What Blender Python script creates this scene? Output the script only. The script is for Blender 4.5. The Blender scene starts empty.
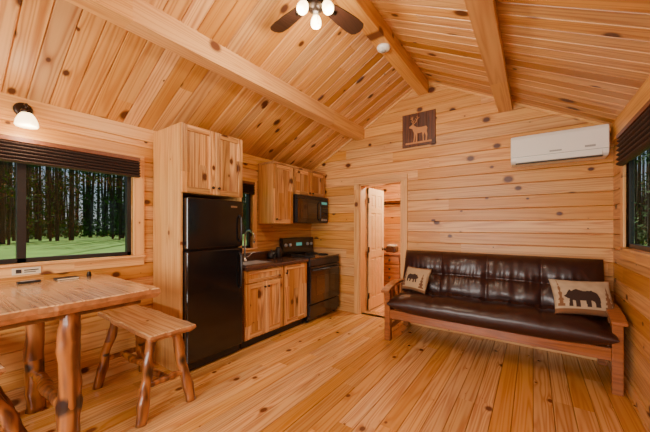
import bpy, bmesh, math, random
from mathutils import Vector, Matrix, noise
random.seed(7)
scene=bpy.context.scene
COL=scene.collection

# ------------------------------------------------------------------ materials
def newmat(name):
    m=bpy.data.materials.new(name); m.use_nodes=True
    nt=m.node_tree; b=nt.nodes.get('Principled BSDF')
    return m,nt,b
def plain(name,col,rough=0.5,metal=0.0,emit=None,es=0,coat=0,bump=0,bscale=40,var=0.0,trans=0.0):
    m,nt,b=newmat(name)
    b.inputs['Base Color'].default_value=(*col,1)
    b.inputs['Roughness'].default_value=rough
    b.inputs['Metallic'].default_value=metal
    if coat: b.inputs['Coat Weight'].default_value=coat; b.inputs['Coat Roughness'].default_value=0.2
    if emit:
        b.inputs['Emission Color'].default_value=(*emit,1); b.inputs['Emission Strength'].default_value=es
    tc=nt.nodes.new('ShaderNodeTexCoord'); nz=nt.nodes.new('ShaderNodeTexNoise')
    nz.inputs['Scale'].default_value=bscale; nz.inputs['Detail'].default_value=3
    nt.links.new(tc.outputs['Object'],nz.inputs['Vector'])
    if bump:
        bp=nt.nodes.new('ShaderNodeBump'); bp.inputs['Strength'].default_value=bump; bp.inputs['Distance'].default_value=0.01
        nt.links.new(nz.outputs['Fac'],bp.inputs['Height']); nt.links.new(bp.outputs['Normal'],b.inputs['Normal'])
    if var:
        mx=nt.nodes.new('ShaderNodeMix'); mx.data_type='RGBA'
        mx.inputs['A'].default_value=(*[c*(1-var) for c in col],1); mx.inputs['B'].default_value=(*[min(1,c*(1+var)) for c in col],1)
        nt.links.new(nz.outputs['Fac'],mx.inputs['Factor']); nt.links.new(mx.outputs['Result'],b.inputs['Base Color'])
    return m

def wood(name,across,along,w,light,dark,knot,ring=0.55,tone=0.3,rough=0.4,seg=2.4,kthr=0.13,freq=60,coat=0.0,tint=None,tintamt=0.0,af=11.0,ks=3.0,lf=0.35,c3w=1.0,streak=1.7):
    m,nt,b=newmat(name); N=nt.nodes; L=nt.links
    def M(op,a,b_=None,c=None,clamp=False):
        n=N.new('ShaderNodeMath'); n.operation=op; n.use_clamp=clamp
        for i,x in enumerate((a,b_,c)):
            if x is None: continue
            if isinstance(x,(int,float)): n.inputs[i].default_value=x
            else: L.new(x,n.inputs[i])
        return n.outputs[0]
    def C(x,y,z):
        n=N.new('ShaderNodeCombineXYZ')
        for i,v in enumerate((x,y,z)):
            if isinstance(v,(int,float)): n.inputs[i].default_value=v
            else: L.new(v,n.inputs[i])
        return n.outputs[0]
    tc=N.new('ShaderNodeTexCoord'); sp=N.new('ShaderNodeSeparateXYZ'); L.new(tc.outputs['Object'],sp.inputs[0])
    a=sp.outputs[across]; l=sp.outputs[along]
    third=[k for k in 'XYZ' if k not in (across,along)][0]; c3=M('MULTIPLY',sp.outputs[third],c3w)
    idx=M('FLOOR',M('DIVIDE',a,w))
    w1=N.new('ShaderNodeTexWhiteNoise'); w1.noise_dimensions='1D'; L.new(M('ADD',idx,0.37),w1.inputs['W'])
    l2=M('ADD',M('DIVIDE',l,seg),M('MULTIPLY',w1.outputs['Value'],7.3))
    sg=M('FLOOR',l2)
    w2=N.new('ShaderNodeTexWhiteNoise'); w2.noise_dimensions='2D'; L.new(C(idx,sg,0),w2.inputs['Vector'])
    r=w2.outputs['Value']
    w3=N.new('ShaderNodeTexWhiteNoise'); w3.noise_dimensions='2D'; L.new(C(sg,idx,0),w3.inputs['Vector'])
    r3=w3.outputs['Value']
    vo=N.new('ShaderNodeTexVoronoi'); vo.voronoi_dimensions='2D'; vo.inputs['Scale'].default_value=1
    L.new(C(M('ADD',M('MULTIPLY',l,ks*0.75),M('MULTIPLY',r,50)),M('ADD',M('MULTIPLY',a,ks),M('MULTIPLY',idx,5.3)),0),vo.inputs['Vector'])
    dist=vo.outputs['Distance']
    sc=N.new('ShaderNodeSeparateColor'); L.new(vo.outputs['Color'],sc.inputs[0])
    thr=M('MULTIPLY',M('POWER',sc.outputs[0],1.5),kthr)
    kn=M('SUBTRACT',1,M('DIVIDE',dist,M('ADD',thr,0.001)),clamp=True)
    kn=M('MULTIPLY',kn,2.2,clamp=True)
    halo=M('MULTIPLY',M('EXPONENT',M('MULTIPLY',dist,-10)),M('MULTIPLY',sc.outputs[0],0.16))
    nz=N.new('ShaderNodeTexNoise'); nz.inputs['Scale'].default_value=1; nz.inputs['Detail'].default_value=1.0; nz.inputs['Roughness'].default_value=0.4
    L.new(C(M('ADD',M('MULTIPLY',l,lf),M('MULTIPLY',r,40)),M('ADD',M('MULTIPLY',a,af),M('MULTIPLY',r,20)),M('MULTIPLY',c3,af)),nz.inputs['Vector'])
    n=M('ADD',nz.outputs['Fac'],halo)
    rg=M('MULTIPLY_ADD',M('SINE',M('MULTIPLY',n,freq)),0.5,0.5)
    rg=M('POWER',rg,1.6)
    fz=N.new('ShaderNodeTexNoise'); fz.inputs['Scale'].default_value=1; fz.inputs['Detail'].default_value=3
    L.new(C(M('MULTIPLY',l,5),M('MULTIPLY',a,110),M('MULTIPLY',c3,110)),fz.inputs['Vector'])
    bz=N.new('ShaderNodeTexNoise'); bz.inputs['Scale'].default_value=1; bz.inputs['Detail'].default_value=2
    L.new(C(M('ADD',M('MULTIPLY',l,0.8),M('MULTIPLY',r,9)),M('MULTIPLY',a,22),M('MULTIPLY',c3,22)),bz.inputs['Vector'])
    fac=M('MULTIPLY',M('MULTIPLY',rg,M('ADD',M('MULTIPLY',fz.outputs['Fac'],0.8),0.5)),ring)
    fac=M('ADD',fac,M('MULTIPLY',M('SUBTRACT',bz.outputs['Fac'],0.42),streak*ring),clamp=True)
    fac=M('ADD',fac,M('MULTIPLY',M('EXPONENT',M('MULTIPLY',dist,-12)),M('MULTIPLY',sc.outputs[0],0.7 if kthr>0 else 0.0)),clamp=True)
    mx=N.new('ShaderNodeMix'); mx.data_type='RGBA'; mx.inputs['A'].default_value=(*light,1); mx.inputs['B'].default_value=(*dark,1); L.new(fac,mx.inputs['Factor'])
    out=mx.outputs['Result']
    if tint:
        mt=N.new('ShaderNodeMix'); mt.data_type='RGBA'; mt.inputs['B'].default_value=(*tint,1)
        L.new(out,mt.inputs['A']); L.new(M('MULTIPLY',M('POWER',r3,2.0),tintamt),mt.inputs['Factor']); out=mt.outputs['Result']
    val=M('ADD',M('MULTIPLY',r,tone),1-tone*0.6)
    hs=N.new('ShaderNodeHueSaturation'); L.new(val,hs.inputs['Value']); L.new(M('ADD',0.94,M('MULTIPLY',r3,0.14)),hs.inputs['Saturation']); L.new(out,hs.inputs['Color'])
    mk=N.new('ShaderNodeMix'); mk.data_type='RGBA'; mk.inputs['B'].default_value=(*knot,1); L.new(hs.outputs[0],mk.inputs['A']); L.new(kn,mk.inputs['Factor'])
    L.new(mk.outputs['Result'],b.inputs['Base Color'])
    b.inputs['Roughness'].default_value=rough
    if coat: b.inputs['Coat Weight'].default_value=coat; b.inputs['Coat Roughness'].default_value=0.25
    bp=N.new('ShaderNodeBump'); bp.inputs['Strength'].default_value=0.12; bp.inputs['Distance'].default_value=0.004
    L.new(rg,bp.inputs['Height']); L.new(bp.outputs['Normal'],b.inputs['Normal'])
    return m

PL=(0.75,0.405,0.125); PD=(0.47,0.165,0.034); PK=(0.085,0.022,0.007)
WL=dict(light=PL,dark=PD,knot=PK,ring=0.66,tone=0.24,kthr=0.16,streak=1.4)
m_wall_x=wood('pine_wall_x','Z','X',0.145,**WL,tint=(0.52,0.215,0.05),tintamt=0.65,seg=3.1)
m_wall_y=wood('pine_wall_y','Z','Y',0.145,**WL,tint=(0.52,0.215,0.05),tintamt=0.65,seg=3.1)
m_ceil=wood('pine_ceiling','Y','X',0.13,light=(0.74,0.40,0.128),dark=(0.42,0.15,0.032),knot=PK,tint=(0.49,0.20,0.048),tintamt=0.8,seg=9,tone=0.32,ring=0.72,c3w=0.0,kthr=0.17,streak=1.4)
m_floor=wood('pine_floor','X','Y',0.125,light=(0.78,0.435,0.145),dark=(0.52,0.205,0.048),knot=(0.16,0.045,0.015),tone=0.28,rough=0.25,seg=2.2,coat=0.3,tint=(0.55,0.24,0.06),tintamt=0.65,ring=0.85,kthr=0.10,streak=1.1)
TR=dict(light=(0.77,0.43,0.145),dark=(0.54,0.22,0.057),knot=(0.15,0.045,0.015),ring=0.6,tone=0.12,kthr=0.17,rough=0.4)
m_trim_x=wood('pine_trim_x','Z','X',0.5,**TR); m_trim_y=wood('pine_trim_y','Z','Y',0.5,**TR); m_trim_z=wood('pine_trim_z','Y','Z',0.5,**TR)
m_trim_zx=wood('pine_trim_zx','X','Z',0.5,**TR)
HK=dict(light=(0.75,0.41,0.14),dark=(0.26,0.085,0.021),knot=(0.10,0.03,0.01),ring=0.7,tone=0.5,rough=0.35,tint=(0.34,0.125,0.034),tintamt=0.78,kthr=0.14,coat=0.2)
m_hick=wood('hickory_vertical','Y','Z',0.09,seg=1.3,**HK)
m_hick_h=wood('hickory_horizontal','Z','Y',0.08,seg=1.3,**HK)
m_hick_side=wood('hickory_side','X','Z',0.6,seg=3,light=(0.71,0.385,0.125),dark=(0.47,0.19,0.048),knot=(0.18,0.05,0.015),ring=0.6,tone=0.1,kthr=0.08)
m_futon=wood('futon_oak','Z','X',0.3,light=(0.34,0.105,0.022),dark=(0.16,0.04,0.009),knot=(0.15,0.05,0.02),ring=0.6,tone=0.1,kthr=0.0,rough=0.3,coat=0.3)
m_table=wood('table_slab','Y','X',0.3,light=(0.76,0.49,0.25),dark=(0.42,0.20,0.075),knot=(0.12,0.04,0.015),ring=0.7,tone=0.2,rough=0.14,coat=0.8,seg=5)
m_bark=plain('live_edge',(0.36,0.145,0.045),0.5,bump=0.8,bscale=25,var=0.6)
m_log=wood('peeled_log','X','Z',0.9,light=(0.38,0.13,0.028),dark=(0.11,0.030,0.009),knot=(0.022,0.008,0.005),ring=0.95,tone=0.1,kthr=0.34,ks=7,rough=0.3,coat=0.4,freq=30,af=9,lf=1.5)
m_door=wood('door_leaf_pine','Y','Z',0.4,light=(0.80,0.52,0.24),dark=(0.62,0.33,0.12),knot=(0.35,0.14,0.05),ring=0.4,tone=0.08,kthr=0.0,rough=0.35)
m_dres=wood('dresser_wood','Z','X',0.18,light=(0.50,0.19,0.05),dark=(0.26,0.07,0.017),knot=(0.12,0.04,0.02),ring=0.6,tone=0.3,kthr=0.1)
m_blade=wood('fan_blade_walnut','X','Y',0.5,light=(0.030,0.011,0.006),dark=(0.015,0.006,0.004),knot=(0.02,0.01,0.01),kthr=0,rough=0.35)
m_black=plain('black_gloss',(0.006,0.006,0.007),0.13,coat=0.5)
m_blackm=plain('black_matte',(0.012,0.012,0.013),0.4)
m_glassb=plain('oven_glass',(0.004,0.004,0.005),0.04,coat=1)
m_bronze=plain('oil_bronze',(0.035,0.022,0.015),0.35,0.7)
m_steel=plain('steel',(0.55,0.55,0.56),0.25,1.0)
m_white=plain('white_plastic',(0.82,0.80,0.76),0.35)
m_grey=plain('grey_plastic',(0.35,0.35,0.34),0.4)
m_counter=plain('counter_laminate',(0.085,0.035,0.02),0.25,bscale=60,var=0.6)
m_leather=plain('brown_leather',(0.030,0.0085,0.0062),0.38,coat=0.15,bump=0.35,bscale=14,var=0.25)
m_shade=plain('woven_shade',(0.035,0.015,0.010),0.7,bump=0.5,bscale=120,var=0.5)
m_shadetop=plain('shade_headrail',(0.16,0.045,0.015),0.5,bscale=60,var=0.4)
m_bulb=plain('lamp_glass',(1,0.9,0.7),0.3,emit=(1,0.70,0.32),es=9)
m_sconceg=plain('sconce_glass',(1,0.9,0.7),0.3,emit=(1,0.70,0.32),es=6)
m_led=plain('display_green',(0.02,0.05,0.04),0.3,emit=(0.2,0.9,0.7),es=0.3)
m_grass=plain('grass',(0.115,0.225,0.022),0.9,bscale=0.7,var=0.6)
m_leaf=plain('tree_leaves',(0.035,0.085,0.012),0.9,bscale=0.6,var=0.9)
m_trunk=plain('tree_bark',(0.040,0.030,0.022),0.95,bscale=3,var=0.5)
m_plq=wood('plaque_boards','X','Z',0.115,light=(0.15,0.042,0.012),dark=(0.05,0.014,0.005),knot=(0.03,0.01,0.01),tone=0.6,ring=0.8,kthr=0.05)
m_elk=plain('plaque_elk',(0.52,0.22,0.07),0.5,bscale=20,var=0.2)
m_paper=plain('paper',(0.70,0.60,0.42),0.6)
m_ink=plain('ink',(0.03,0.02,0.015),0.6)
m_glass=bpy.data.materials.new('window_glass'); m_glass.use_nodes=True
nt=m_glass.node_tree; nt.nodes.clear()
o=nt.nodes.new('ShaderNodeOutputMaterial'); mx=nt.nodes.new('ShaderNodeMixShader'); t=nt.nodes.new('ShaderNodeBsdfTransparent'); g=nt.nodes.new('ShaderNodeBsdfGlossy')
g.inputs['Roughness'].default_value=0.02; t.inputs['Color'].default_value=(0.93,0.96,0.95,1); mx.inputs[0].default_value=0.02
nt.links.new(t.outputs[0],mx.inputs[1]); nt.links.new(g.outputs[0],mx.inputs[2]); nt.links.new(mx.outputs[0],o.inputs[0])
m_fab,nt,b=newmat('pillow_fabric'); at=nt.nodes.new('ShaderNodeAttribute'); at.attribute_name='Col'
tc=nt.nodes.new('ShaderNodeTexCoord'); nz=nt.nodes.new('ShaderNodeTexNoise'); nz.inputs['Scale'].default_value=180
nt.links.new(tc.outputs['Object'],nz.inputs['Vector']); bp=nt.nodes.new('ShaderNodeBump'); bp.inputs['Strength'].default_value=0.3; bp.inputs['Distance'].default_value=0.003
nt.links.new(nz.outputs['Fac'],bp.inputs['Height']); nt.links.new(bp.outputs['Normal'],b.inputs['Normal'])
nt.links.new(at.outputs['Color'],b.inputs['Base Color']); b.inputs['Roughness'].default_value=0.9

# ------------------------------------------------------------------ helpers
def empty(name,loc):
    e=bpy.data.objects.new(name,None); e.empty_display_size=0.1; e.location=loc; COL.objects.link(e); return e
def adopt(o,p):
    if p is not None:
        o.parent=p; o.matrix_parent_inverse=Matrix.Translation(-Vector(p.location))
    return o
def mesh(name,verts,faces,mat,parent=None,smooth=False,mats=None,fm=None,recalc=True):
    me=bpy.data.meshes.new(name); me.from_pydata([tuple(v) for v in verts],[],faces)
    if recalc:
        bm=bmesh.new(); bm.from_mesh(me); bmesh.ops.recalc_face_normals(bm,faces=bm.faces); bm.to_mesh(me); bm.free()
    for mm in (mats or [mat]): me.materials.append(mm)
    if fm:
        for i,p in enumerate(me.polygons): p.material_index=fm[i]
    if smooth:
        for p in me.polygons: p.use_smooth=True
    o=bpy.data.objects.new(name,me); COL.objects.link(o); return adopt(o,parent)
BF=[(0,1,3,2),(4,6,7,5),(0,4,5,1),(2,3,7,6),(0,2,6,4),(1,5,7,3)]
def box(name,x0,x1,y0,y1,z0,z1,mat,parent=None,bev=0.0,seg=2):
    v=[(x,y,z) for x in (x0,x1) for y in (y0,y1) for z in (z0,z1)]
    me=bpy.data.meshes.new(name); me.from_pydata(v,[],BF)
    bm=bmesh.new(); bm.from_mesh(me); bmesh.ops.recalc_face_normals(bm,faces=bm.faces)
    if bev: bmesh.ops.bevel(bm,geom=list(bm.edges),offset=bev,segments=seg,profile=0.5,affect='EDGES')
    bm.to_mesh(me); bm.free()
    me.materials.append(mat)
    o=bpy.data.objects.new(name,me); COL.objects.link(o); return adopt(o,parent)
def tube(name,pts,rad,mat,parent=None,n=16,wob=0.0,caps=True,seed=0):
    pts=[Vector(p) for p in pts]
    if not isinstance(rad,(list,tuple)): rad=[rad]*len(pts)
    V=[];F=[]
    up=None
    for i,p in enumerate(pts):
        d=(pts[min(i+1,len(pts)-1)]-pts[max(i-1,0)]).normalized()
        if up is None:
            up=Vector((0,0,1)) if abs(d.z)<0.9 else Vector((1,0,0))
        s=d.cross(up).normalized(); up=s.cross(d).normalized()
        for k in range(n):
            a=2*math.pi*k/n; r=rad[i]
            if wob: r*=1+wob*noise.noise(Vector((math.cos(a)*0.9+seed*7.1,math.sin(a)*0.9,i*0.3+seed)))
            V.append(p+(s*math.cos(a)+up*math.sin(a))*r)
    for i in range(len(pts)-1):
        for k in range(n):
            a=i*n+k;b_=i*n+(k+1)%n
            F.append((a,b_,b_+n,a+n))
    if caps: F.append(tuple(range(n-1,-1,-1))); F.append(tuple(range((len(pts)-1)*n,len(pts)*n)))
    o=mesh(name,V,F,mat,parent)
    for p in o.data.polygons: p.use_smooth=(len(p.vertices)==4)
    return o
def log(name,p0,p1,r0,r1,mat,parent,seed=0,n=18,rings=24,bend=0.010):
    p0=Vector(p0);p1=Vector(p1);pts=[];rs=[]
    rnd=random.Random(seed*31+5)
    bumps=[(rnd.uniform(0.1,0.9),rnd.uniform(0.05,0.15)) for _ in range(3)]
    for i in range(rings+1):
        t=i/rings
        off=Vector((noise.noise(Vector((t*3,seed,0))),noise.noise(Vector((t*3,seed,9))),0))*bend
        k=1+0.08*noise.noise(Vector((t*5,seed*3.3,4)))
        for bt,ba in bumps: k+=ba*math.exp(-((t-bt)/0.035)**2)
        pts.append(p0.lerp(p1,t)+off*math.sin(math.pi*t)*2); rs.append((r0+(r1-r0)*t)*k)
    return tube(name,pts,rs,mat,parent,n,wob=0.25,seed=seed)
def lathe(name,prof,center,mat,parent=None,n=28,axis='Z',smooth=True):
    V=[];F=[]
    for r,h in prof:
        for k in range(n):
            a=2*math.pi*k/n
            x,y,z=r*math.cos(a),r*math.sin(a),h
            if axis=='X': x,y,z=z,x,y
            if axis=='Y': x,y,z=x,z,y
            V.append((center[0]+x,center[1]+y,center[2]+z))
    for i in range(len(prof)-1):
        for k in range(n):
            a=i*n+k;b_=i*n+(k+1)%n; F.append((a,b_,b_+n,a+n))
    F.append(tuple(range(n))); F.append(tuple(range((len(prof)-1)*n,len(prof)*n)))
    o=mesh(name,V,F,mat,parent)
    if smooth:
        for p in o.data.polygons: p.use_smooth=(len(p.vertices)==4)
    return o

# ------------------------------------------------------------------ room dims
XL,XR,YB,YF=-3.20,0.66,4.10,-1.60
XC,ZR,SL=-1.235,3.397,0.53
YBED=6.6
def roof(x): return ZR-SL*abs(x-XC)
def boards(name,P,a0,a1,w,lfun,openings,mat,thick=0.1,g=0.006,dp=0.012,joint=0):
    br={a0,a1}; k=math.floor(a0/w)
    edges=set()
    while k*w<a1:
        if k*w>a0: br.add(k*w); edges.add(round(k*w,5))
        k+=1
    for o in openings:
        for q in o[:2]:
            if a0<q<a1: br.add(q)
    br=sorted(br); V=[];F=[]
    def quad(aA,dA,aB,dB,rA,rB):
        i=len(V)
        V.extend([P(aA,rA[0],dA),P(aA,rA[1],dA),P(aB,rB[1],dB),P(aB,rB[0],dB)]); F.append((i,i+1,i+2,i+3))
    for lo,hi in zip(br[:-1],br[1:]):
        if hi-lo<1e-5: continue
        mid=(lo+hi)/2
        cuts=[o for o in openings if o[0]<mid<o[1]]
        def rng(a):
            l0,l1=lfun(a); out=[]; cur=l0
            for o in sorted(cuts,key=lambda q:q[2]):
                out.append((cur,o[2])); cur=o[3]
            out.append((cur,l1)); return out
        eL=round(lo,5) in edges; eH=round(hi,5) in edges
        A=lo+(g if eL else 0); B=hi-(g if eH else 0)
        if B<=A: A,B=lo,hi; eL=eH=False
        for rA,rB in zip(rng(A),rng(B)):
            if rA[1]-rA[0]<1e-4 and rB[1]-rB[0]<1e-4: continue
            quad(A,0,B,0,rA,rB)
            if eL: quad(lo,-dp,A,0,rA,rA)
            if eH: quad(B,0,hi,-dp,rB,rB)
        for rA,rB in zip(rng(lo),rng(hi)):
            if rA[1]-rA[0]<1e-4 and rB[1]-rB[0]<1e-4: continue
            quad(lo,-thick,hi,-thick,rA,rB)
            for j in (0,1):
                i=len(V); V.extend([P(lo,rA[j],-dp),P(lo,rA[j],-thick),P(hi,rB[j],-thick),P(hi,rB[j],-dp)]); F.append((i,i+1,i+2,i+3))
    for o in openings:
        for q in o[:2]:
            i=len(V); V.extend([P(q,o[2],-dp),P(q,o[3],-dp),P(q,o[3],-thick),P(q,o[2],-thick)]); F.append((i,i+1,i+2,i+3))
    return mesh(name,V,F,mat,recalc=False)

W1=(1.10,1.98,-0.27,1.26)
W2=(1.08,1.98,2.14,2.76)
W3=(1.20,2.05,1.95,3.60)
WN=(0.75,2.10,-2.5,-0.1)  # made-up opening behind the camera, admits the fill light
DO=(0.0,2.04,-2.235,-1.55)
boards('wall_left',lambda a,l,d:(XL+d,l,a),0,roof(XL)+0.02,0.145,lambda a:(YF,YB),[W1,W2],m_wall_y)
boards('wall_right',lambda a,l,d:(XR-d,l,a),0,roof(XR)+0.02,0.145,lambda a:(YF,YB),[W3],m_wall_y,thick=0.045)
def gab(a):
    h=max(0,(ZR+0.01-a)/SL); return (max(XL,XC-h),min(XR,XC+h))
boards('wall_back',lambda a,l,d:(l,YB-d,a),0,ZR,0.145,gab,[DO],m_wall_x)
boards('wall_front',lambda a,l,d:(l,YF+d,a),0,ZR,0.145,gab,[WN],m_wall_x)
boards('wall_bedroom_back',lambda a,l,d:(l,YBED-d,a),0,ZR,0.145,gab,[],m_wall_x)
boards('wall_bedroom_left',lambda a,l,d:(XL+d,l,a),0,roof(XL)+0.02,0.145,lambda a:(YB+0.1,YBED),[],m_wall_y)
boards('wall_bedroom_right',lambda a,l,d:(XR-d,l,a),0,roof(XR)+0.02,0.145,lambda a:(YB+0.1,YBED),[],m_wall_y)
boards('wall_bedroom_front',lambda a,l,d:(l,YB+0.1-d*0.01,a),0,ZR,0.145,gab,[DO],m_wall_x,thick=0.1)
boards('floor',lambda a,l,d:(a,l,d),XL-0.1,XR+0.1,0.125,lambda a:(YF-0.1,YBED+0.1),[],m_floor,g=0.003,dp=0.012)
def ceil_side(s,xe):
    return lambda a,l,d:(XC+s*l,a,ZR-SL*l-d)
c1=boards('ceiling',ceil_side(-1,XL),YF-0.1,YBED+0.1,0.13,lambda a:(0,XC-XL+0.35),[],m_ceil,g=0.006,dp=0.012)  # both slopes overrun the walls: unseen eaves added to block sun
c2=boards('ceiling_right',ceil_side(1,XR),YF-0.1,YBED+0.1,0.13,lambda a:(0,XR-XC+0.30),[],m_ceil,g=0.006,dp=0.012)
bm=bmesh.new(); bm.from_mesh(c1.data); bm.from_mesh(c2.data); bm.to_mesh(c1.data); bm.free(); bpy.data.objects.remove(c2)

# beams
box('ridge_beam',XC-0.07,XC+0.07,YF,YB,3.20,3.385,m_trim_y,bev=0.006)
def purlin(name,x):
    hw=0.07; dx=hw
    V=[]
    for y in (YF,YB):
        V+= [(x-dx,y,roof(x-dx)+0.01),(x+dx,y,roof(x+dx)+0.01),(x+dx,y,min(roof(x+dx),roof(x-dx))-0.10),(x-dx,y,min(roof(x+dx),roof(x-dx))-0.10)]
    F=[(0,1,2,3),(7,6,5,4),(0,4,5,1),(1,5,6,2),(2,6,7,3),(3,7,4,0)]
    return mesh(name,V,F,m_trim_y)
purlin('ceiling_beam',-2.22); purlin('ceiling_beam.001',-0.27)
box('trim_1',XL,XL+0.02,YF,YB,2.24,roof(XL+0.02),m_trim_y,bev=0.003)
box('trim_2',XR-0.02,XR,YF,YB,2.22,roof(XR-0.02),m_trim_y,bev=0.003)
def gtrim(name,s,x1):
    x0=XC+s*0.07; V=[]
    for y in (YB-0.014,YB):
        V+=[(x0,y,roof(x0)),(x1,y,roof(x1)),(x1,y,roof(x1)-0.03),(x0,y,roof(x0)-0.03)]
    mesh(name,V,[(0,1,2,3),(7,6,5,4),(0,4,5,1),(1,5,6,2),(2,6,7,3),(3,7,4,0)],m_trim_x)
gtrim('trim_3',-1,XL+0.02); gtrim('trim_4',1,XR-0.02)
box('baseboard_left',XL,XL+0.015,YF,1.44,0,0.09,m_trim_y,bev=0.003)
box('baseboard_right',XR-0.015,XR,YF,YB,0,0.09,m_trim_y,bev=0.003)
box('baseboard_back',-1.44,XR-0.015,YB-0.015,YB,0,0.09,m_trim_x,bev=0.003)

# ------------------------------------------------------------------ windows
def window_side(name,x,s,z0,z1,y0,y1,mull,casing=0.10,fin=0.03,fout=0.08):
    e=empty(name,(x,(y0+y1)/2,(z0+z1)/2))
    a,b_=sorted((x,x+s*0.02))
    box('casing_top',a,b_,y0-casing,y1+casing,z1,z1+casing,m_trim_y,e,0.003)
    box('casing_apron',a,b_,y0-casing,y1+casing,z0-casing,z0-0.02,m_trim_y,e,0.003)
    box('casing_side_1',a,b_,y0-casing,y0,z0,z1,m_trim_z,e,0.003)
    box('casing_side_2',a,b_,y1,y1+casing,z0,z1,m_trim_z,e,0.003)
    a2,b2=sorted((x-s*0.03,x+s*0.05)); box('sill',a2,b2,y0-casing,y1+casing,z0-0.02,z0,m_trim_y,e,0.004)
    c,d=sorted((x-s*fin,x-s*fout)); f=0.035
    box('frame_top',c,d,y0,y1,z1-f,z1,m_blackm,e); box('frame_bottom',c,d,y0,y1,z0,z0+f,m_blackm,e)
    box('frame_side_1',c,d,y0,y0+f,z0,z1,m_blackm,e); box('frame_side_2',c,d,y1-f,y1,z0,z1,m_blackm,e)
    for i,mm in enumerate(mull): box('mullion_%d'%i,c,d,mm-0.025,mm+0.025,z0,z1,m_blackm,e)
    gx=(c+d)/2; box('glass',gx-0.003,gx+0.003,y0+f,y1-f,z0+f,z1-f,m_glass,e)
    return e
window_side('window_1',XL,1,*W1,[0.50])
window_side('window_2',XL,1,*W2,[2.45],0.07)
window_side('window_3',XR,-1,*W3,[2.60],fin=0.012,fout=0.042)
e=empty('added_near_window',(-1.3,YF,1.4))  # unseen window added in the near wall as a way in for fill
z0,z1,x0,x1=WN
box('casing_top',x0-0.1,x1+0.1,YF,YF+0.02,z1,z1+0.1,m_trim_x,e); box('casing_bottom',x0-0.1,x1+0.1,YF,YF+0.03,z0-0.1,z0,m_trim_x,e)
box('casing_side_1',x0-0.1,x0,YF,YF+0.02,z0,z1,m_trim_zx,e); box('casing_side_2',x1,x1+0.1,YF,YF+0.02,z0,z1,m_trim_zx,e)
for i,xx in enumerate((x0+0.02,(x0+x1)/2,x1-0.02)): box('frame_%d'%i,xx-0.02,xx+0.02,YF-0.08,YF-0.03,z0,z1,m_blackm,e)

def shade(name,x,s,y0,y1,z0,z1,depth=0.075):
    e=empty(name,(x,(y0+y1)/2,z1))
    a,b_=sorted((x+s*0.021,x+s*depth))
    box('headrail',a,b_,y0,y1,z1-0.035,z1,m_shadetop,e,0.003)
    n=6; h=(z1-0.035-z0)/n
    V=[];F=[]
    prof=[]
    for i in range(n):
        zt=z1-0.035-i*h
        for k in range(7):
            t=k/6; prof.append((x+s*(depth-0.03+0.03*math.sin(math.pi*t)+0.004*i*0.3), zt-h*t))
    prof=[(x+s*0.03,z1-0.036)]+prof+[(x+s*0.03,z0)]
    for y in (y0,y1):
        for p in prof: V.append((p[0],y,p[1]))
    m=len(prof)
    for i in range(m): F.append((i,(i+1)%m,(i+1)%m+m,i+m))
    F.append(tuple(range(m))); F.append(tuple(range(m,2*m)))
    mesh('folds',V,F,m_shade,e)
shade('window_shade',XL,1,-0.32,1.30,1.86,2.05)
shade('window_shade.001',XL,1,2.16,2.76,1.82,1.99,0.06)
shade('window_shade.002',XR,-1,1.90,3.52,1.90,2.17,0.075)

e=empty('wall_sign',(XL+0.025,0.53,1.05))
box('plate',XL+0.021,XL+0.027,0.44,0.60,1.015,1.068,m_paper,e,0.002)
box('mark',XL+0.027,XL+0.029,0.46,0.49,1.027,1.056,m_ink,e); box('line_1',XL+0.027,XL+0.029,0.505,0.585,1.044,1.052,m_ink,e); box('line_2',XL+0.027,XL+0.029,0.505,0.57,1.030,1.036,m_ink,e)
e=empty('wall_outlet',(XL,0.48,0.55))
box('plate',XL,XL+0.006,0.47,0.54,0.62,0.74,m_bronze,e,0.002); box('socket_1',XL+0.005,XL+0.009,0.485,0.525,0.69,0.725,m_black,e,0.002); box('socket_2',XL+0.005,XL+0.009,0.485,0.525,0.635,0.67,m_black,e,0.002)

# sconce
e=empty('wall_sconce',(XL+0.02,0.50,2.28))
lathe('backplate',[(0.055,0),(0.055,0.012),(0.04,0.022),(0.0,0.024)],(XL+0.02,0.50,2.27),m_bronze,e,axis='X')
tube('arm',[(XL+0.03,0.5,2.27),(XL+0.08,0.5,2.295),(XL+0.13,0.5,2.29),(XL+0.14,0.5,2.25)],0.009,m_bronze,e)
lathe('holder',[(0.0,0.03),(0.03,0.028),(0.036,0),(0.0,0)],(XL+0.14,0.5,2.22),m_bronze,e)
lathe('shade_glass',[(0.03,0),(0.045,-0.02),(0.06,-0.055),(0.066,-0.09),(0.058,-0.10),(0.0,-0.10)],(XL+0.14,0.5,2.22),m_sconceg,e)

# ------------------------------------------------------------------ door & casing
e=empty('trim_5',(-1.9,YB,1.0))
z1=DO[1]
box('casing_left',DO[2]-0.09,DO[2],YB-0.02,YB,0,z1,m_trim_zx,e,0.003)
box('casing_right',DO[3],DO[3]+0.09,YB-0.02,YB,0,z1,m_trim_zx,e,0.003)
box('casing_head',DO[2]-0.09,DO[3]+0.09,YB-0.02,YB,z1,z1+0.09,m_trim_x,e,0.003)
box('jamb_left',DO[2],DO[2]+0.018,YB,YB+0.2,0,z1,m_trim_z,e); box('jamb_right',DO[3]-0.018,DO[3],YB,YB+0.2,0,z1,m_trim_z,e); box('jamb_head',DO[2],DO[3],YB,YB+0.2,z1-0.018,z1,m_trim_x,e)
e=empty('door_1',(DO[2],YB+0.5,1.0))
dx0,dx1=DO[2]+0.02,DO[2]+0.055; dy0,dy1=YB+0.21,YB+0.80
box('leaf',dx0+0.008,dx1-0.008,dy0,dy1,0.01,2.01,m_door,e)
rails=[(0.01,0.20),(0.86,0.98),(1.60,1.69),(1.90,2.01)]
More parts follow.
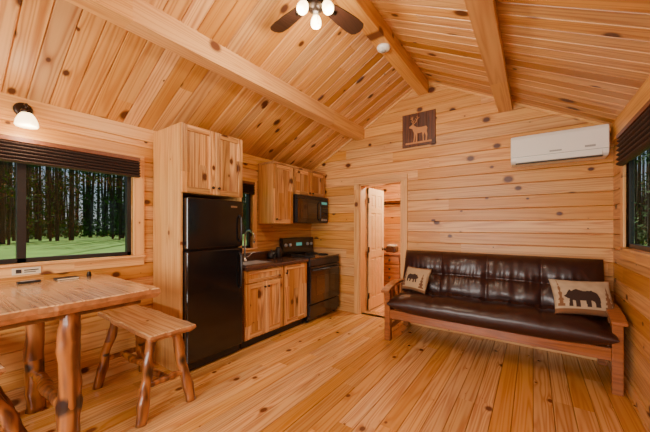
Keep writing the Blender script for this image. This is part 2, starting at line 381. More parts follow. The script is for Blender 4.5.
for i,(a,b_) in enumerate(rails): box('rail_%d'%i,dx0,dx1,dy0,dy1,a,b_,m_door,e,0.003)
for i,(a,b_) in enumerate(((dy0,dy0+0.10),((dy0+dy1)/2-0.04,(dy0+dy1)/2+0.04),(dy1-0.10,dy1))): box('stile_%d'%i,dx0-0.0005,dx1+0.0005,a,b_,0.01,2.01,m_door,e,0.003)
for i,(a,b_) in enumerate(((0.20,0.86),(0.98,1.60),(1.69,1.90))):
    for j,(c,d) in enumerate(((dy0+0.10,(dy0+dy1)/2-0.04),((dy0+dy1)/2+0.04,dy1-0.10))):
        box('panel_%d_%d'%(i,j),dx0+0.002,dx1-0.002,c+0.03,d-0.03,a+0.03,b_-0.03,m_door,e,0.006)
lathe('knob',[(0.028,0),(0.028,0.006),(0.010,0.01),(0.010,0.035),(0.027,0.045),(0.027,0.06),(0.0,0.068)],(dx1,dy1-0.06,0.98),m_bronze,e,axis='X')
for i,z in enumerate((0.25,1.0,1.8)): box('hinge_%d'%i,dx1-0.002,dx1+0.006,dy0-0.02,dy0+0.02,z-0.045,z+0.045,m_bronze,e)

# dresser and shelf in bedroom
e=empty('dresser',(-2.6,5.9,0))
box('carcass',-2.92,-2.04,5.42,5.9,0.12,0.82,m_dres,e,0.01); box('top',-2.96,-2.0,5.38,5.92,0.82,0.86,m_dres,e,0.01)
for i in range(4):
    zz=0.15+i*0.165
    box('drawer_%d'%i,-2.87,-2.09,5.39,5.42,zz,zz+0.15,m_dres,e,0.012)
    for j in (0,1): lathe('pull_%d_%d'%(i,j),[(0.012,0),(0.012,-0.015),(0.022,-0.03),(0,-0.035)],(-2.67+j*0.4,5.39,zz+0.075),m_bronze,e,axis='Y',n=14)
for i,(x,y) in enumerate(((-2.90,5.44),(-2.06,5.44),(-2.90,5.88),(-2.06,5.88))): log('post_%d'%i,(x,y,0),(x,y,0.84),0.035,0.032,m_log,e,i)
e=empty('storage_basket',(-2.3,5.6,0.86))
box('basket',-2.42,-2.22,5.52,5.72,0.861,0.98,m_counter,e,0.02); box('folded_towel',-2.40,-2.24,5.54,5.70,0.975,1.01,m_paper,e,0.012)
e=empty('wall_shelf',(-2.5,6.5,1.9))
box('board',-3.1,-1.4,6.38,6.6,1.96,1.99,m_trim_x,e,0.004); tube('rod',[(-3.1,6.46,1.9),(-1.4,6.46,1.9)],0.014,m_bronze,e)
for i,x in enumerate((-3.05,-2.3,-1.45)): box('bracket_%d'%i,x,x+0.02,6.42,6.6,1.86,1.96,m_bronze,e)

# ------------------------------------------------------------------ kitchen
def cdoor(parent,tag,x,y0,y1,z0,z1,knob=None,fr=0.055):
    g=0.003; y0+=g;y1-=g;z0+=g;z1-=g
    box(tag+'_stile_1',x,x+0.02,y0,y0+fr,z0,z1,m_hick,parent,0.003)
    box(tag+'_stile_2',x,x+0.02,y1-fr,y1,z0,z1,m_hick,parent,0.003)
    box(tag+'_rail_1',x,x+0.0195,y0+fr,y1-fr,z0,z0+fr,m_hick_h,parent,0.003)
    box(tag+'_rail_2',x,x+0.0195,y0+fr,y1-fr,z1-fr,z1,m_hick_h,parent,0.003)
    box(tag+'_panel',x,x+0.006,y0+fr-0.005,y1-fr+0.005,z0+fr-0.005,z1-fr+0.005,m_hick,parent)
    if knob: lathe(tag+'_knob',[(0.006,0),(0.006,0.015),(0.015,0.022),(0.012,0.03),(0,0.032)],(x+0.02,knob[0],knob[1]),m_bronze,parent,n=14,axis='X')
e=empty('fridge_cabinet',(-2.9,1.8,1.2))
FX=-2.66
box('side_panel_1',XL+0.016,FX,1.445,1.465,0,2.345,m_hick_side,e)
box('side_panel_2',XL+0.016,FX,2.125,2.145,1.0,2.345,m_hick_side,e)
box('cabinet_box',XL+0.021,FX,1.465,2.125,1.70,2.345,m_hick_side,e)
cdoor(e,'door_a',FX,1.445,1.795,1.70,2.345,(1.76,1.77)); cdoor(e,'door_b',FX,1.795,2.145,1.70,2.345,(1.83,1.77))
e=empty('refrigerator',(-2.88,1.79,0))
fy0,fy1=1.475,2.115
box('body',XL+0.03,-2.68,fy0,fy1,0.03,1.655,m_black,e,0.008)
box('freezer_door',-2.675,-2.60,fy0,fy1,1.165,1.655,m_black,e,0.014,3)
box('fridge_door',-2.675,-2.60,fy0,fy1,0.10,1.150,m_black,e,0.014,3)
box('kick_grille',-2.69,-2.645,fy0+0.01,fy1-0.01,0.02,0.09,m_blackm,e)
for k,(a,b_) in enumerate(((1.22,1.50),(0.72,1.10))):
    tube('handle_%d'%k,[(-2.60,fy1-0.05,a),(-2.565,fy1-0.05,a+0.03),(-2.56,fy1-0.05,(a+b_)/2),(-2.565,fy1-0.05,b_-0.03),(-2.60,fy1-0.05,b_)],0.011,m_blackm,e)
box('badge',-2.601,-2.598,fy1-0.16,fy1-0.08,1.58,1.60,m_steel,e)
for i,(x,y) in enumerate(((-3.1,1.5),(-3.1,2.09),(-2.7,1.5),(-2.7,2.09))): tube('foot_%d'%i,[(x,y,0),(x,y,0.035)],0.02,m_blackm,e)
e=empty('base_cabinet',(-2.9,2.7,0))
BX=-2.62
box('carcass',XL+0.005,BX,2.15,3.245,0.10,0.885,m_hick,e); box('toe_kick',XL+0.005,BX-0.06,2.15,3.245,0.0,0.10,m_blackm,e)
cdoor(e,'false_drawer',BX,2.16,2.75,0.74,0.875,None,0.035)
cdoor(e,'door_a',BX,2.16,2.455,0.115,0.73,(2.425,0.67)); cdoor(e,'door_b',BX,2.455,2.75,0.115,0.73,(2.485,0.67))
cdoor(e,'door_c',BX,2.765,3.235,0.115,0.875,(2.80,0.78))
box('countertop',XL+0.005,BX+0.045,2.15,3.245,0.885,0.925,m_counter,e,0.006); box('backsplash',XL+0.004,XL+0.024,2.15,3.245,0.925,1.02,m_counter,e,0.004)
e=empty('kitchen_sink',(-2.9,2.45,0.9))
box('rim_1',-3.08,-2.70,2.22,2.245,0.926,0.932,m_steel,e); box('rim_2',-3.08,-2.70,2.665,2.69,0.926,0.932,m_steel,e); box('rim_3',-3.08,-3.0,2.22,2.69,0.9255,0.931,m_steel,e); box('rim_4',-2.725,-2.70,2.22,2.69,0.9255,0.931,m_steel,e)
box('basin',-3.0,-2.725,2.245,2.665,0.9252,0.9275,m_grey,e)
e=empty('sink_faucet',(-3.04,2.50,0.93))
lathe('base',[(0.03,0),(0.03,0.01),(0.018,0.03),(0.014,0.06),(0,0.06)],(-3.04,2.50,0.931),m_steel,e)
pts=[(-3.04,2.50,0.95),(-3.04,2.50,1.24)]+[(-3.04+0.09*(1-math.cos(t*math.pi/10)),2.50,1.24+0.09*math.sin(t*math.pi/10)) for t in range(1,11)]+[(-2.86,2.50,1.17)]
tube('spout',pts,0.012,m_steel,e)
tube('lever',[(-3.04,2.52,0.98),(-3.03,2.57,1.0),(-3.02,2.61,1.04)],0.007,m_steel,e)
e=empty('coffee_pot',(-2.92,2.95,0.93))
c=(-3.02,2.95,0.926)
lathe('body',[(0.05,0),(0.06,0.015),(0.06,0.05),(0.045,0.09),(0.03,0.10),(0.012,0.105),(0.012,0.12),(0,0.125)],c,m_blackm,e)
tube('spout',[(c[0]+0.05,c[1],c[2]+0.05),(c[0]+0.08,c[1],c[2]+0.08),(c[0]+0.09,c[1],c[2]+0.10)],[0.014,0.010,0.008],m_blackm,e)
tube('handle',[(c[0],c[1]+0.045,c[2]+0.09),(c[0],c[1]+0.09,c[2]+0.085),(c[0],c[1]+0.095,c[2]+0.04),(c[0],c[1]+0.055,c[2]+0.025)],0.007,m_blackm,e)
e=empty('kitchen_canister',(-3.05,3.12,0.93))
lathe('jar',[(0.045,0),(0.05,0.01),(0.05,0.11),(0.035,0.13),(0.035,0.15),(0,0.152)],(-3.06,3.14,0.926),m_blackm,e)
UX=-2.89
e=empty('wall_cabinet',(-3.0,3.0,1.8))
box('carcass',XL+0.025,UX,2.85,3.25,1.42,2.24,m_hick_side,e,0.002); cdoor(e,'door',UX,2.85,3.25,1.42,2.24,(2.89,1.48))
box('crown',XL+0.025,UX+0.03,2.84,3.26,2.24,2.27,m_hick_h,e,0.004)
e=empty('wall_cabinet.001',(-3.0,3.6,2.0))
box('carcass',XL+0.025,UX,3.26,4.06,1.86,2.24,m_hick_side,e,0.002); cdoor(e,'door_a',UX,3.26,3.66,1.86,2.24,(3.62,1.90)); cdoor(e,'door_b',UX,3.66,4.06,1.86,2.24,(3.70,1.90))
box('crown',XL+0.025,UX+0.03,3.261,4.08,2.24,2.27,m_hick_h,e,0.004)
e=empty('microwave_oven',(-3.0,3.6,1.6))
MX=-2.83
box('body',XL+0.02,MX,3.262,4.055,1.43,1.855,m_black,e,0.006)
box('door',MX,MX+0.025,3.265,3.83,1.44,1.80,m_black,e,0.008); box('door_window',MX+0.024,MX+0.028,3.34,3.74,1.50,1.74,m_glassb,e,0.003)
box('control_panel',MX,MX+0.022,3.835,4.052,1.44,1.80,m_blackm,e,0.004); box('display',MX+0.022,MX+0.024,3.87,4.02,1.735,1.775,m_led,e)
for i in range(5):
    for j in range(3): box('key_%d_%d'%(i,j),MX+0.021,MX+0.024,3.865+j*0.055,3.905+j*0.055,1.47+i*0.048,1.50+i*0.048,m_grey if i==0 else m_black,e)
box('vent',MX,MX+0.02,3.265,4.052,1.805,1.85,m_blackm,e)
tube('handle',[(MX+0.02,3.80,1.47),(MX+0.055,3.80,1.50),(MX+0.055,3.80,1.74),(MX+0.02,3.80,1.77)],0.009,m_blackm,e)
e=empty('electric_stove',(-2.85,3.65,0))
SX=-2.60; sy0,sy1=3.262,4.03
box('body',XL+0.03,SX,sy0,sy1,0.04,0.905,m_black,e,0.004); box('cooktop',XL+0.03,SX+0.03,sy0,sy1,0.905,0.93,m_glassb,e,0.006)
box('backguard',XL+0.03,XL+0.10,sy0,sy1,0.93,1.20,m_black,e,0.012)
box('clock',XL+0.10,XL+0.102,3.58,3.72,1.07,1.12,m_led,e)
for i,y in enumerate((3.33,3.43,3.86,3.96)): lathe('knob_%d'%i,[(0.026,0),(0.024,0.02),(0.02,0.026),(0,0.026)],(XL+0.10,y,1.09),m_grey,e,axis='X',n=18)
for i,(x,y,r) in enumerate(((-2.75,3.45,0.10),(-2.75,3.83,0.08),(-2.98,3.45,0.08),(-2.98,3.83,0.10))):
    for k in range(3):
        rr=r*(1-0.28*k); tube('burner_%d_%d'%(i,k),[(x+rr*math.cos(t*math.pi/12),y+rr*math.sin(t*math.pi/12),0.938) for t in range(25)],0.006,m_blackm,e,8)
box('oven_door',SX,SX+0.035,sy0+0.005,sy1-0.005,0.27,0.80,m_black,e,0.008); box('oven_window',SX+0.034,SX+0.038,sy0+0.14,sy1-0.14,0.38,0.66,m_glassb,e,0.003)
box('drawer',SX,SX+0.03,sy0+0.005,sy1-0.005,0.08,0.255,m_black,e,0.008); box('front_lip',SX,SX+0.025,sy0+0.005,sy1-0.005,0.81,0.90,m_blackm,e,0.004)
tube('oven_handle',[(SX+0.03,sy0+0.06,0.755),(SX+0.075,sy0+0.09,0.755),(SX+0.075,sy1-0.09,0.755),(SX+0.03,sy1-0.06,0.755)],0.012,m_blackm,e)
for i,(x,y) in enumerate(((-3.1,3.3),(-3.1,4.0),(-2.66,3.3),(-2.66,4.0))): tube('foot_%d'%i,[(x,y,0),(x,y,0.05)],0.02,m_blackm,e)

# ------------------------------------------------------------------ AC
e=empty('air_conditioner',(0.2,3.98,2.22))
ax0,ax1=-0.205,0.60
prof=[(4.095,2.07),(3.93,2.075),(3.895,2.10),(3.885,2.15),(3.885,2.34),(3.90,2.375),(3.94,2.385),(4.095,2.385)]
V=[(x,p[0],p[1]) for x in (ax0,ax1) for p in prof]; m=len(prof)
F=[(i,(i+1)%m,(i+1)%m+m,i+m) for i in range(m)]+[tuple(range(m)),tuple(range(m,2*m))]
o=mesh('body',V,F,m_white,e); bv=o.modifiers.new('b','BEVEL'); bv.width=0.01; bv.segments=3
box('seam',ax0+0.004,ax1-0.004,3.882,3.886,2.142,2.146,m_grey,e)
box('louver',ax0+0.05,ax1-0.05,3.882,3.90,2.082,2.128,m_white,e,0.004); box('louver_slot',ax0+0.045,ax1-0.045,3.90,3.94,2.071,2.080,m_blackm,e)
box('badge',0.14,0.24,3.881,3.886,2.165,2.18,m_grey,e); box('display',0.42,0.50,3.881,3.886,2.17,2.19,m_grey,e)
for i in range(14): box('top_grille_%d'%i,ax0+0.05+i*0.05,ax0+0.085+i*0.05,3.95,4.07,2.384,2.389,m_grey,e)

e=empty('smoke_detector',(-1.24,2.77,3.2))
lathe('body',[(0.065,0),(0.068,-0.012),(0.06,-0.03),(0.045,-0.04),(0,-0.042)],(XC,2.77,3.199),m_white,e); lathe('sensor',[(0.025,0),(0.022,-0.008),(0,-0.009)],(XC,2.77,3.157),m_grey,e)

# ------------------------------------------------------------------ ceiling fan
FC=(XC,1.63); LA=(125,245,5)
e=empty('ceiling_fan',(FC[0],FC[1],3.0))
lathe('canopy',[(0.03,-0.05),(0.065,-0.02),(0.07,0)],(FC[0],FC[1],3.20),m_bronze,e)
tube('downrod',[(FC[0],FC[1],3.2),(FC[0],FC[1],3.03)],0.014,m_bronze,e)
lathe('motor',[(0.04,0.09),(0.09,0.075),(0.105,0.03),(0.105,0.0),(0.08,-0.03),(0.05,-0.04),(0,-0.04)],(FC[0],FC[1],2.98),m_bronze,e)
lathe('light_hub',[(0.045,0),(0.06,-0.02),(0.055,-0.05),(0.02,-0.07),(0,-0.07)],(FC[0],FC[1],2.945),m_bronze,e)
for k in range(4):
    a=math.radians(80+90*k); d=Vector((math.cos(a),math.sin(a),0)); s=Vector((-d.y,d.x,0)); c=Vector((FC[0],FC[1],2.97))
    V=[]
    outl=[(0.13,0.035),(0.18,0.05),(0.3,0.062),(0.42,0.068),(0.49,0.062),(0.515,0.04),(0.525,0.0)]
    outl=[(r*0.94,w) for r,w in outl]
    ring=[(r,w) for r,w in outl]+[(r,-w) for r,w in outl[-2::-1]]
    for t in (0.004,-0.004):
        for r,w in ring: V.append(c+d*r+s*w+Vector((0,0,t-w*0.18)))
    m=len(ring); F=[tuple(range(m)),tuple(range(2*m-1,m-1,-1))]+[(i,(i+1)%m,(i+1)%m+m,i+m) for i in range(m)]
    mesh('blade_%d'%k,V,F,m_blade,e)
    tube('blade_iron_%d'%k,[c+d*0.09+Vector((0,0,-0.01)),c+d*0.14+Vector((0,0,-0.015)),c+d*0.2+Vector((0,0,-0.006))],[0.014,0.012,0.016],m_bronze,e,10)
for k in range(3):
    a=math.radians(LA[k]); d=Vector((math.cos(a),math.sin(a),0)); c=Vector((FC[0],FC[1],2.91))
    tube('lamp_arm_%d'%k,[c+d*0.03,c+d*0.06+Vector((0,0,0.005)),c+d*0.08+Vector((0,0,-0.012))],0.010,m_bronze,e,10)
    p=c+d*0.08; ax=(d*0.45+Vector((0,0,-1))).normalized()
    pts=[p+ax*h for h in (0,0.012,0.03,0.055,0.075,0.085)]
    tube('lamp_glass_%d'%k,pts,[0.018,0.027,0.036,0.039,0.032,0.015],m_bulb,e,18)
tube('pull_chain',[(FC[0]+0.02,FC[1],2.88),(FC[0]+0.02,FC[1],2.78)],0.002,m_steel,e,6)

# ------------------------------------------------------------------ elk art
def poly(name,pts,P,th,mat,parent):
    n=len(pts); V=[P(u,v,0) for u,v in pts]+[P(u,v,th) for u,v in pts]
    F=[tuple(range(n)),tuple(range(2*n-1,n-1,-1))]+[(i,(i+1)%n,(i+1)%n+n,i+n) for i in range(n)]
    return mesh(name,V,F,mat,parent)
ELK=[(.14,.60),(.16,.65),(.25,.70),(.31,.74),(.33,.68),(.36,.64),(.45,.585),(.62,.56),(.80,.575),(.85,.50),(.82,.38),(.845,.24),(.82,.02),(.775,.02),(.785,.22),(.735,.34),(.70,.24),(.715,.02),(.67,.02),(.66,.24),(.645,.36),(.52,.345),(.46,.35),(.455,.20),(.45,.02),(.405,.02),(.41,.2),(.40,.34),(.375,.2),(.345,.02),(.305,.02),(.335,.22),(.335,.38),(.30,.45),(.27,.55),(.20,.575)]
e=empty('elk_wall_art',(-1.3,YB-0.02,2.73))
ex0,ez0,ew,eh=-1.53,2.50,0.46,0.46
for i in range(4): box('board_%d'%i,ex0+i*0.115+0.001,ex0+(i+1)*0.115-0.001,YB-0.022,YB-0.001,ez0,ez0+eh,m_plq,e,0.002)
EP=lambda u,v,d:(ex0+0.05+u*0.36,YB-0.0225-d,ez0+0.05+v*0.36)
poly('elk',ELK,EP,0.004,m_elk,e)
def stroke(nm,pts,w):
    for i in range(len(pts)-1):
        a=Vector(pts[i]);b_=Vector(pts[i+1]); d=(b_-a).normalized(); s=Vector((-d.y,d.x))*w/2
        q=[a+s,b_+s*0.8,b_-s*0.8,a-s]; poly(nm+'_%d'%i,[tuple(k) for k in q],EP,0.004,m_elk,e)
stroke('antler_a',[(.28,.71),(.31,.82),(.27,.93),(.29,1.02)],.028); stroke('antler_b',[(.30,.71),(.42,.80),(.47,.92),(.45,1.02)],.028)
for i,(p,q) in enumerate((((.30,.80),(.21,.84)),((.28,.88),(.19,.95)),((.27,.93),(.22,1.0)),((.38,.77),(.36,.88)),((.44,.85),(.39,.94)),((.46,.90),(.54,.96)))): stroke('tine_%d'%i,[p,q],.022)
box('ground_line',ex0+0.05,ex0+0.41,YB-0.0265,YB-0.0225,ez0+0.035,ez0+0.058,m_elk,e)

# ------------------------------------------------------------------ futon
e=empty('futon_sofa',(-0.45,3.7,0))
fx0,fx1=-1.48,0.60
def cushion(name,w,d,h,nx,ny,mat,parent,M,crease=0.03,res=(140,60),btn=0.02,px=10,q=0.35,colf=None,cor=0.0,vx=0.7):
    nu,nv=res; V=[];F=[]; cols=[]
    def prof(u): return max(0.0,1-abs(u)**px)**q
    idx={}
    for side in (1,-1):
        for i in range(nu+1):
            for j in range(nv+1):
                if side==-1 and (i in (0,nu) or j in (0,nv)):
                    idx[(side,i,j)]=idx[(1,i,j)]; continue
                u=math.sin(math.pi/2*(2*i/nu-1)) if px>3 else 2*i/nu-1
                v=math.sin(math.pi/2*(2*j/nv-1)) if px>3 else 2*j/nv-1
                e_=prof(u)*prof(v)
                z=h/2*e_
                x=u*w/2*(1-cor*(1-v*v)*abs(u)**2); y=v*d/2*(1-cor*(1-u*u)*abs(v)**2)
                if crease and side==1:
                    fu=(u+1)/2*nx; fv=(v+1)/2*ny
                    pu=1-vx*(1-abs(math.sin(math.pi*fu))**0.5); pv=1-0.85*(1-abs(math.sin(math.pi*fv))**0.5)
                    z-=crease*(1-pu*pv)*min(1,e_*1.1)
                    cx=min([abs(fu-k) for k in range(1,nx)] or [9])*w/nx
                    cy=min([abs(fv-k) for k in range(1,ny)] or [9])*d/ny
                    z-=btn*math.exp(-((cx**2+cy**2)/0.05**2))
                    pk=math.exp(-(cy/0.10)**2)*0.003*math.sin(x*95+3*noise.noise(Vector((x*4,y*4,1))))
                    z+=(0.012*noise.noise(Vector((x*6,y*7,h*5)))+0.008*noise.noise(Vector((x*15,y*4,h*9)))+pk)*e_
                V.append(M@Vector((x,y,z*side))); idx[(side,i,j)]=len(V)-1
                if colf: cols.append(colf((u+1)/2,(v+1)/2))
    for side in (1,-1):
        for i in range(nu):
            for j in range(nv):
                f=[idx[(side,i,j)],idx[(side,i+1,j)],idx[(side,i+1,j+1)],idx[(side,i,j+1)]]
                if side==-1: f.reverse()
                F.append(tuple(f))
    o=mesh(name,V,F,mat,parent,smooth=True,recalc=False)
    if colf:
        ca=o.data.color_attributes.new('Col','FLOAT_COLOR','POINT')
        for i,c in enumerate(cols): ca.data[i].color=(*c,1)
    return o
Ms=Matrix.Translation((-0.43,3.62,0.48))@Matrix.Rotation(math.radians(3),4,'X')
cushion('seat_cushion',1.99,0.70,0.26,4,2,m_leather,e,Ms,crease=0.045,res=(240,80),px=5,q=0.45,vx=0.5)
Mb=Matrix.Translation((-0.43,3.86,0.77))@Matrix.Rotation(math.radians(72),4,'X')
cushion('back_cushion',1.99,0.60,0.29,4,2,m_leather,e,Mb,crease=0.055,btn=0.025,res=(240,80),px=5,q=0.48,vx=0.6)
box('front_rail',fx0+0.07,fx1-0.07,3.345,3.375,0.27,0.375,m_futon,e,0.006)
box('seat_deck',fx0+0.08,fx1-0.08,3.375,3.95,0.335,0.365,m_futon,e)
for i in range(9):
    x=fx0+0.2+i*0.21
    tube('back_slat_%d'%i,[(x,3.92,0.42),(x,4.03,0.93)],0.014,m_futon,e,8)
box('back_rail_top',fx0+0.09,fx1-0.09,4.02,4.05,0.84,0.92,m_futon,e,0.006); box('back_stretcher',fx0+0.07,fx1-0.07,4.0,4.03,0.15,0.24,m_futon,e,0.006)
for i,x in enumerate((fx0,fx1-0.07)):
    box('front_leg_%d'%i,x,x+0.07,3.34,3.41,0,0.60,m_futon,e,0.006); box('rear_leg_%d'%i,x,x+0.07,3.98,4.05,0,0.62,m_futon,e,0.006)
    V=[];n=16
    for k in range(n+1):
        t=k/n; y=3.27+0.80*t; z=0.62+0.035*math.sin(math.pi*min(1,t*1.1))-0.035*(1-t)**4
        for (dx,dz) in ((-0.015,0),(0.085,0),(0.085,0.032),(-0.015,0.032)): V.append((x+dx,y,z+dz))
    F=[(a*4+b_,a*4+(b_+1)%4,(a+1)*4+(b_+1)%4,(a+1)*4+b_) for a in range(n) for b_ in range(4)]+[(0,1,2,3),(4*n+3,4*n+2,4*n+1,4*n)]
    o=mesh('arm_%d'%i,V,F,m_futon,e); bv=o.modifiers.new('b','BEVEL'); bv.width=0.006
    box('side_rail_%d'%i,x+0.015,x+0.055,3.41,3.98,0.28,0.38,m_futon,e,0.005); box('side_low_%d'%i,x+0.02,x+0.05,3.41,3.98,0.12,0.18,m_futon,e,0.005)
    for j in range(3): box('side_slat_%d_%d'%(i,j),x+0.025,x+0.045,3.52+j*0.15,3.56+j*0.15,0.38,0.62,m_futon,e)
BEAR=[(.05,.45),(.12,.52),(.18,.62),(.22,.68),(.26,.62),(.38,.70),(.55,.63),(.75,.66),(.88,.58),(.93,.42),(.91,.14),(.79,.14),(.78,.30),(.70,.34),(.69,.14),(.58,.14),(.57,.32),(.43,.32),(.43,.12),(.32,.12),(.32,.30),(.26,.34),(.25,.14),(.15,.14),(.18,.36),(.12,.40)]
def inside(p,pl):
    x,y=p;c=False;j=len(pl)-1
    for i in range(len(pl)):
        xi,yi=pl[i];xj,yj=pl[j]
        if (yi>y)!=(yj>y) and x<(xj-xi)*(y-yi)/(yj-yi)+xi: c=not c
        j=i
    return c
CR=(0.50,0.38,0.24);BR=(0.035,0.016,0.010);TN=(0.20,0.09,0.035)
def tree(u,v,cx,b_,h,w):
    t=(v-b_)/h
    return 0<=t<=1 and abs(u-cx)<w*(1-t)*(0.6+0.4*((t*5)%1<0.5))
def col_bear(u,v):
    if inside(((u-.12)/.66,(v-.08)/.85),BEAR): return BR
    for cx,b_,h,w in ((.88,.15,.65,.09),(.10,.2,.75,.06),(.95,.1,.45,.05)):
        if tree(u,v,cx,b_,h,w): return TN
    if v<0.13: return TN
    n=noise.noise(Vector((u*9,v*9,0)))
    return tuple(c*(0.9+0.15*n) for c in CR)
def col_small(u,v):
    if v<0.10 or v>0.93: return TN
    if inside(((u-.2)/.55,(v-.25)/.6),[(1-a,b_) for a,b_ in BEAR]): return BR
    if tree(u,v,.12,.15,.7,.08) or tree(u,v,.86,.15,.6,.09): return (0.12,0.05,0.02)
    return (0.42,0.29,0.16)
p=empty('throw_pillow',(-1.25,3.7,0.7))
Mp=Matrix.Translation((-1.17,3.585,0.735))@Matrix.Rotation(math.radians(-22),4,'Z')@Matrix.Rotation(math.radians(66),4,'X')
cushion('pillow_body',0.36,0.31,0.13,1,1,m_fab,p,Mp,crease=0,res=(90,70),px=2,q=0.42,colf=col_small,cor=0.08)
p=empty('throw_pillow.001',(0.4,3.6,0.7))
Mp=Matrix.Translation((0.36,3.53,0.735))@Matrix.Rotation(math.radians(16),4,'Z')@Matrix.Rotation(math.radians(62),4,'X')
cushion('pillow_body',0.46,0.33,0.15,1,1,m_fab,p,Mp,crease=0,res=(110,80),px=2,q=0.42,colf=col_bear,cor=0.08)

# ------------------------------------------------------------------ dining table + benches
def slab(name,x0,x1,y0,y1,z0,z1,parent,seed,amp=0.02):
    pts=[];n=26
    def nn(t,k): return amp*(noise.noise(Vector((t*5,seed*3.7,k)))+0.5*noise.noise(Vector((t*13,seed,k+5))))
    for i in range(n): t=i/n; pts.append((x0+(x1-x0)*t,y0+nn(t,1)))
    for i in range(12): t=i/12; pts.append((x1+nn(t,2)*0.5,y0+(y1-y0)*t))
    for i in range(n): t=i/n; pts.append((x1+(x0-x1)*t,y1+nn(t,3)))
    for i in range(12): t=i/12; pts.append((x0,y1+(y0-y1)*t))
    cx=(x0+x1)/2;cy=(y0+y1)/2; m=len(pts)
    lay=[(z1,0.008),(z1-0.006,0.0),((z0+z1)/2,-0.004),(z0+0.006,0.012),(z0,0.02)]
    V=[];F=[];fm=[]
    for z,ins in lay:
        for x,y in pts:
            dx=max(-1,min(1,(cx-x)/((x1-x0)/2))); dy=max(-1,min(1,(cy-y)/((y1-y0)/2)))
            V.append((x+(ins*dx if abs(dx)>0.95 and x>cx else 0),y+ins*(dy if abs(dy)>0.8 else 0),z))
    F.append(tuple(range(m)));fm.append(0)
    for k in range(len(lay)-1):
        for i in range(m): F.append((k*m+i,k*m+(i+1)%m,(k+1)*m+(i+1)%m,(k+1)*m+i)); fm.append(1 if k>0 else 0)
    F.append(tuple(range((len(lay)-1)*m,len(lay)*m)));fm.append(0)
    mesh(name,V,F,None,parent,mats=[m_table,m_bark],fm=fm)
e=empty('dining_table',(-2.6,0.55,0))
slab('top',-3.165,-2.10,0.08,1.0,0.895,0.96,e,3,0.028)
log('post_1',(-2.235,0.545,0),(-2.235,0.545,0.895),0.056,0.050,m_log,e,1)
log('post_2',(-3.06,0.545,0),(-3.06,0.545,0.895),0.056,0.052,m_log,e,2)
log('stretcher',(-3.06,0.545,0.28),(-2.235,0.545,0.28),0.035,0.035,m_log,e,3)
for i,x in enumerate((-2.235,-3.06)): box('cleat_%d'%i,x-0.04,x+0.04,0.16,0.92,0.855,0.894,m_log,e,0.008)
def bench(name,x0,x1,y0,y1,zt,seed,spl=0.06):
    e=empty(name,((x0+x1)/2,(y0+y1)/2,0)); yc=(y0+y1)/2
    slab('seat',x0,x1,y0,y1,zt-0.05,zt,e,seed,0.018)
    k=0
    for xx,fx in ((x1-0.17,x1-0.10),(x0+0.16,x0+0.07)):
        for s in (-1,1):
            fy=yc+s*((y1-y0)/2+spl)
            log('leg_%d'%k,(fx,fy,0),(xx,yc+s*0.085,zt-0.05),0.038,0.033,m_log,e,seed+k,bend=0.012); k+=1
        zz=0.24; t=zz/(zt-0.05)
        yA=((y1-y0)/2+spl)*(1-t)+0.085*t; xm=fx*(1-t)+xx*t
        log('cross_%d'%k,(xm,yc-yA,zz),(xm,yc+yA,zz),0.022,0.022,m_log,e,seed+k+10,bend=0.004)
    log('stretcher',(x0+0.12,yc,0.24),(x1-0.14,yc,0.24),0.026,0.026,m_log,e,seed+20,bend=0.01)
bench('log_bench',-3.12,-2.13,0.95,1.28,0.63,5,0.02)
bench('log_bench.001',-3.12,-2.32,-0.04,0.29,0.63,9,0.14)
e=empty('guest_book',(-3.05,0.75,0.97))
box('cover',-3.12,-3.02,0.66,0.80,0.961,0.973,m_ink,e,0.002); box('pages',-3.115,-3.018,0.665,0.795,0.963,0.971,m_paper,e)
e=empty('salt_shaker',(-3.08,0.86,0.96)); lathe('body',[(0.016,0),(0.018,0.005),(0.013,0.03),(0.014,0.035),(0,0.042)],(-3.08,0.88,0.9605),m_bronze,e,n=16)
e=empty('remote_control',(-3.0,0.55,0.96)); box('body',-3.10,-3.06,0.45,0.58,0.961,0.977,m_blackm,e,0.005); box('buttons',-3.095,-3.065,0.47,0.55,0.976,0.979,m_grey,e)

# ------------------------------------------------------------------ outdoors
def gz(x):
    d=max(0.0,(XL-5)-x) if x<XC else max(0.0,x-(XR+4))
    return -0.6+min(1.0,d*0.065)
xs=[-80,-60,-45,-35,-30,-26,-23.6,-20,-16,-12,-8.2,-5,0,4.6,8,12,16,20.2,26,40,60]
V=[];F=[]
for x in xs: V+=[(x,-50,gz(x)),(x,90,gz(x))]
for i in range(len(xs)-1): F.append((2*i,2*i+2,2*i+3,2*i+1))
mesh('grass_lawn',V,F,m_grass)
V=[];F=[];fm=[]
def addtrunk(x,y,h,r):
    n=7;i0=len(V); lx=random.uniform(-.5,.5);ly=random.uniform(-.5,.5)
    for z,rr in ((gz(x)-0.1,r*1.2),(h*0.4,r*0.9),(h,r*0.4)):
        for k in range(n):
            a=2*math.pi*k/n; V.append((x+lx*z/h+rr*math.cos(a),y+ly*z/h+rr*math.sin(a),z))
    for q in (0,1):
        for k in range(n): F.append((i0+q*n+k,i0+q*n+(k+1)%n,i0+(q+1)*n+(k+1)%n,i0+(q+1)*n+k)); fm.append(0)
def addleaf(x,y,z,s):
    a=Vector((random.gauss(0,1),random.gauss(0,1),random.gauss(0,1))).normalized(); b_=a.orthogonal().normalized()
    a=a*s;b_=b_*s*0.45;c=Vector((x,y,z));i0=len(V)
    V.extend([c-a,c+b_,c+a,c-b_]); F.append((i0,i0+1,i0+2,i0+3)); fm.append(1)
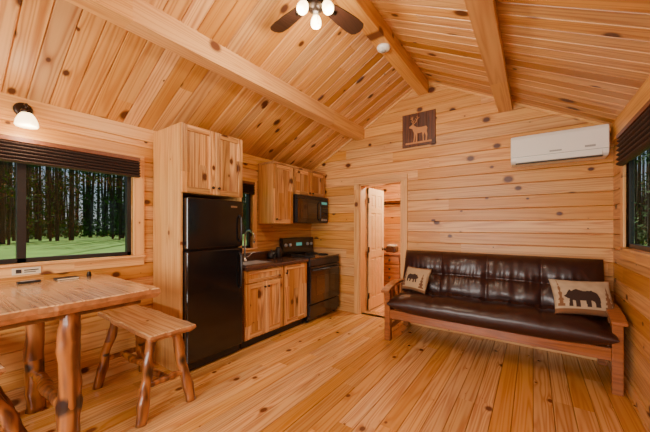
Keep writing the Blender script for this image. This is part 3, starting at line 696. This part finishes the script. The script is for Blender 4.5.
def atree(x,y):
    g0=gz(x)
    addtrunk(x,y,random.uniform(11,16),random.uniform(0.05,0.16))
    for c_ in range(6):
        cz=g0+(random.uniform(1.0,7.5) if c_<5 else random.uniform(7,13))
        cxx=x+random.gauss(0,0.6); cyy=y+random.gauss(0,0.6)
        for j in range(22):
            addleaf(cxx+random.gauss(0,0.45),cyy+random.gauss(0,0.45),cz+random.gauss(0,0.25),random.uniform(0.06,0.18))
for k in range(420): atree(XL-random.uniform(19,50),random.uniform(-10,42))
for k in range(190): atree(XR+random.uniform(1.5,20),random.uniform(26,62))
for k in range(60): atree(XR+random.uniform(12,24),random.uniform(-4,26))
for k in range(9000):
    x=XL-random.uniform(27,46); y=random.uniform(-10,50); addleaf(x,y,gz(x)+abs(random.gauss(0,0.8)),random.uniform(0.1,0.3))
for k in range(5000):
    x=XR+random.uniform(1,20); y=random.uniform(32,62); addleaf(x,y,gz(x)+abs(random.gauss(0,1.0)),random.uniform(0.1,0.3))
mesh('forest_trees',V,F,None,mats=[m_trunk,m_leaf],fm=fm,recalc=False)

# ------------------------------------------------------------------ lights
w=bpy.data.worlds.new('sky'); scene.world=w; w.use_nodes=True
nt=w.node_tree; bg=nt.nodes['Background']; sk=nt.nodes.new('ShaderNodeTexSky'); sk.sky_type='HOSEK_WILKIE'; sk.turbidity=7
sk.sun_direction=Vector((-0.35,0.5,1)).normalized()
nt.links.new(sk.outputs[0],bg.inputs['Color']); bg.inputs['Strength'].default_value=1.9
def lamp(name,typ,loc,energy,col,size=0.1,rot=None,sy=None):
    l=bpy.data.lights.new(name,typ); l.energy=energy; l.color=col
    if typ=='POINT': l.shadow_soft_size=size
    if typ=='AREA':
        l.size=size
        if sy: l.shape='RECTANGLE'; l.size_y=sy
    o=bpy.data.objects.new(name,l); o.location=loc
    if rot: o.rotation_euler=rot
    COL.objects.link(o); return o
s=lamp('sun','SUN',(0,0,20),9.0,(1,0.95,0.85)); s.rotation_euler=Vector((0.35,-0.5,-1)).to_track_quat('-Z','Y').to_euler(); s.data.angle=0.02
lamp('added_front_fill','AREA',(-1.3,YF-0.2,1.45),175,(1,0.95,0.88),2.4,(math.radians(90),0,0),1.35)  # added fill light from behind the camera, brightens the whole room
for k in range(3):
    a=math.radians(LA[k])
    lamp('fan_bulb_%d'%k,'POINT',(FC[0]+0.16*math.cos(a),FC[1]+0.16*math.sin(a),2.76),17,(1,0.87,0.68),0.06)
lamp('sconce_bulb','POINT',(XL+0.2,0.5,2.06),6,(1,0.8,0.55),0.05)
lamp('bedroom_fill','POINT',(-1.5,5.1,2.4),170,(1,0.86,0.66),0.1)  # added fill with no fixture, brightens the room beyond the doorway

# ------------------------------------------------------------------ camera
cam=bpy.data.cameras.new('camera'); co=bpy.data.objects.new('camera',cam); COL.objects.link(co)
co.location=(0,0,1.386); co.rotation_euler=(math.radians(90),0,math.radians(35.3))
cam.lens=36*294/650; cam.sensor_width=36; cam.shift_y=10/650; cam.clip_start=0.03; cam.clip_end=200
scene.camera=co
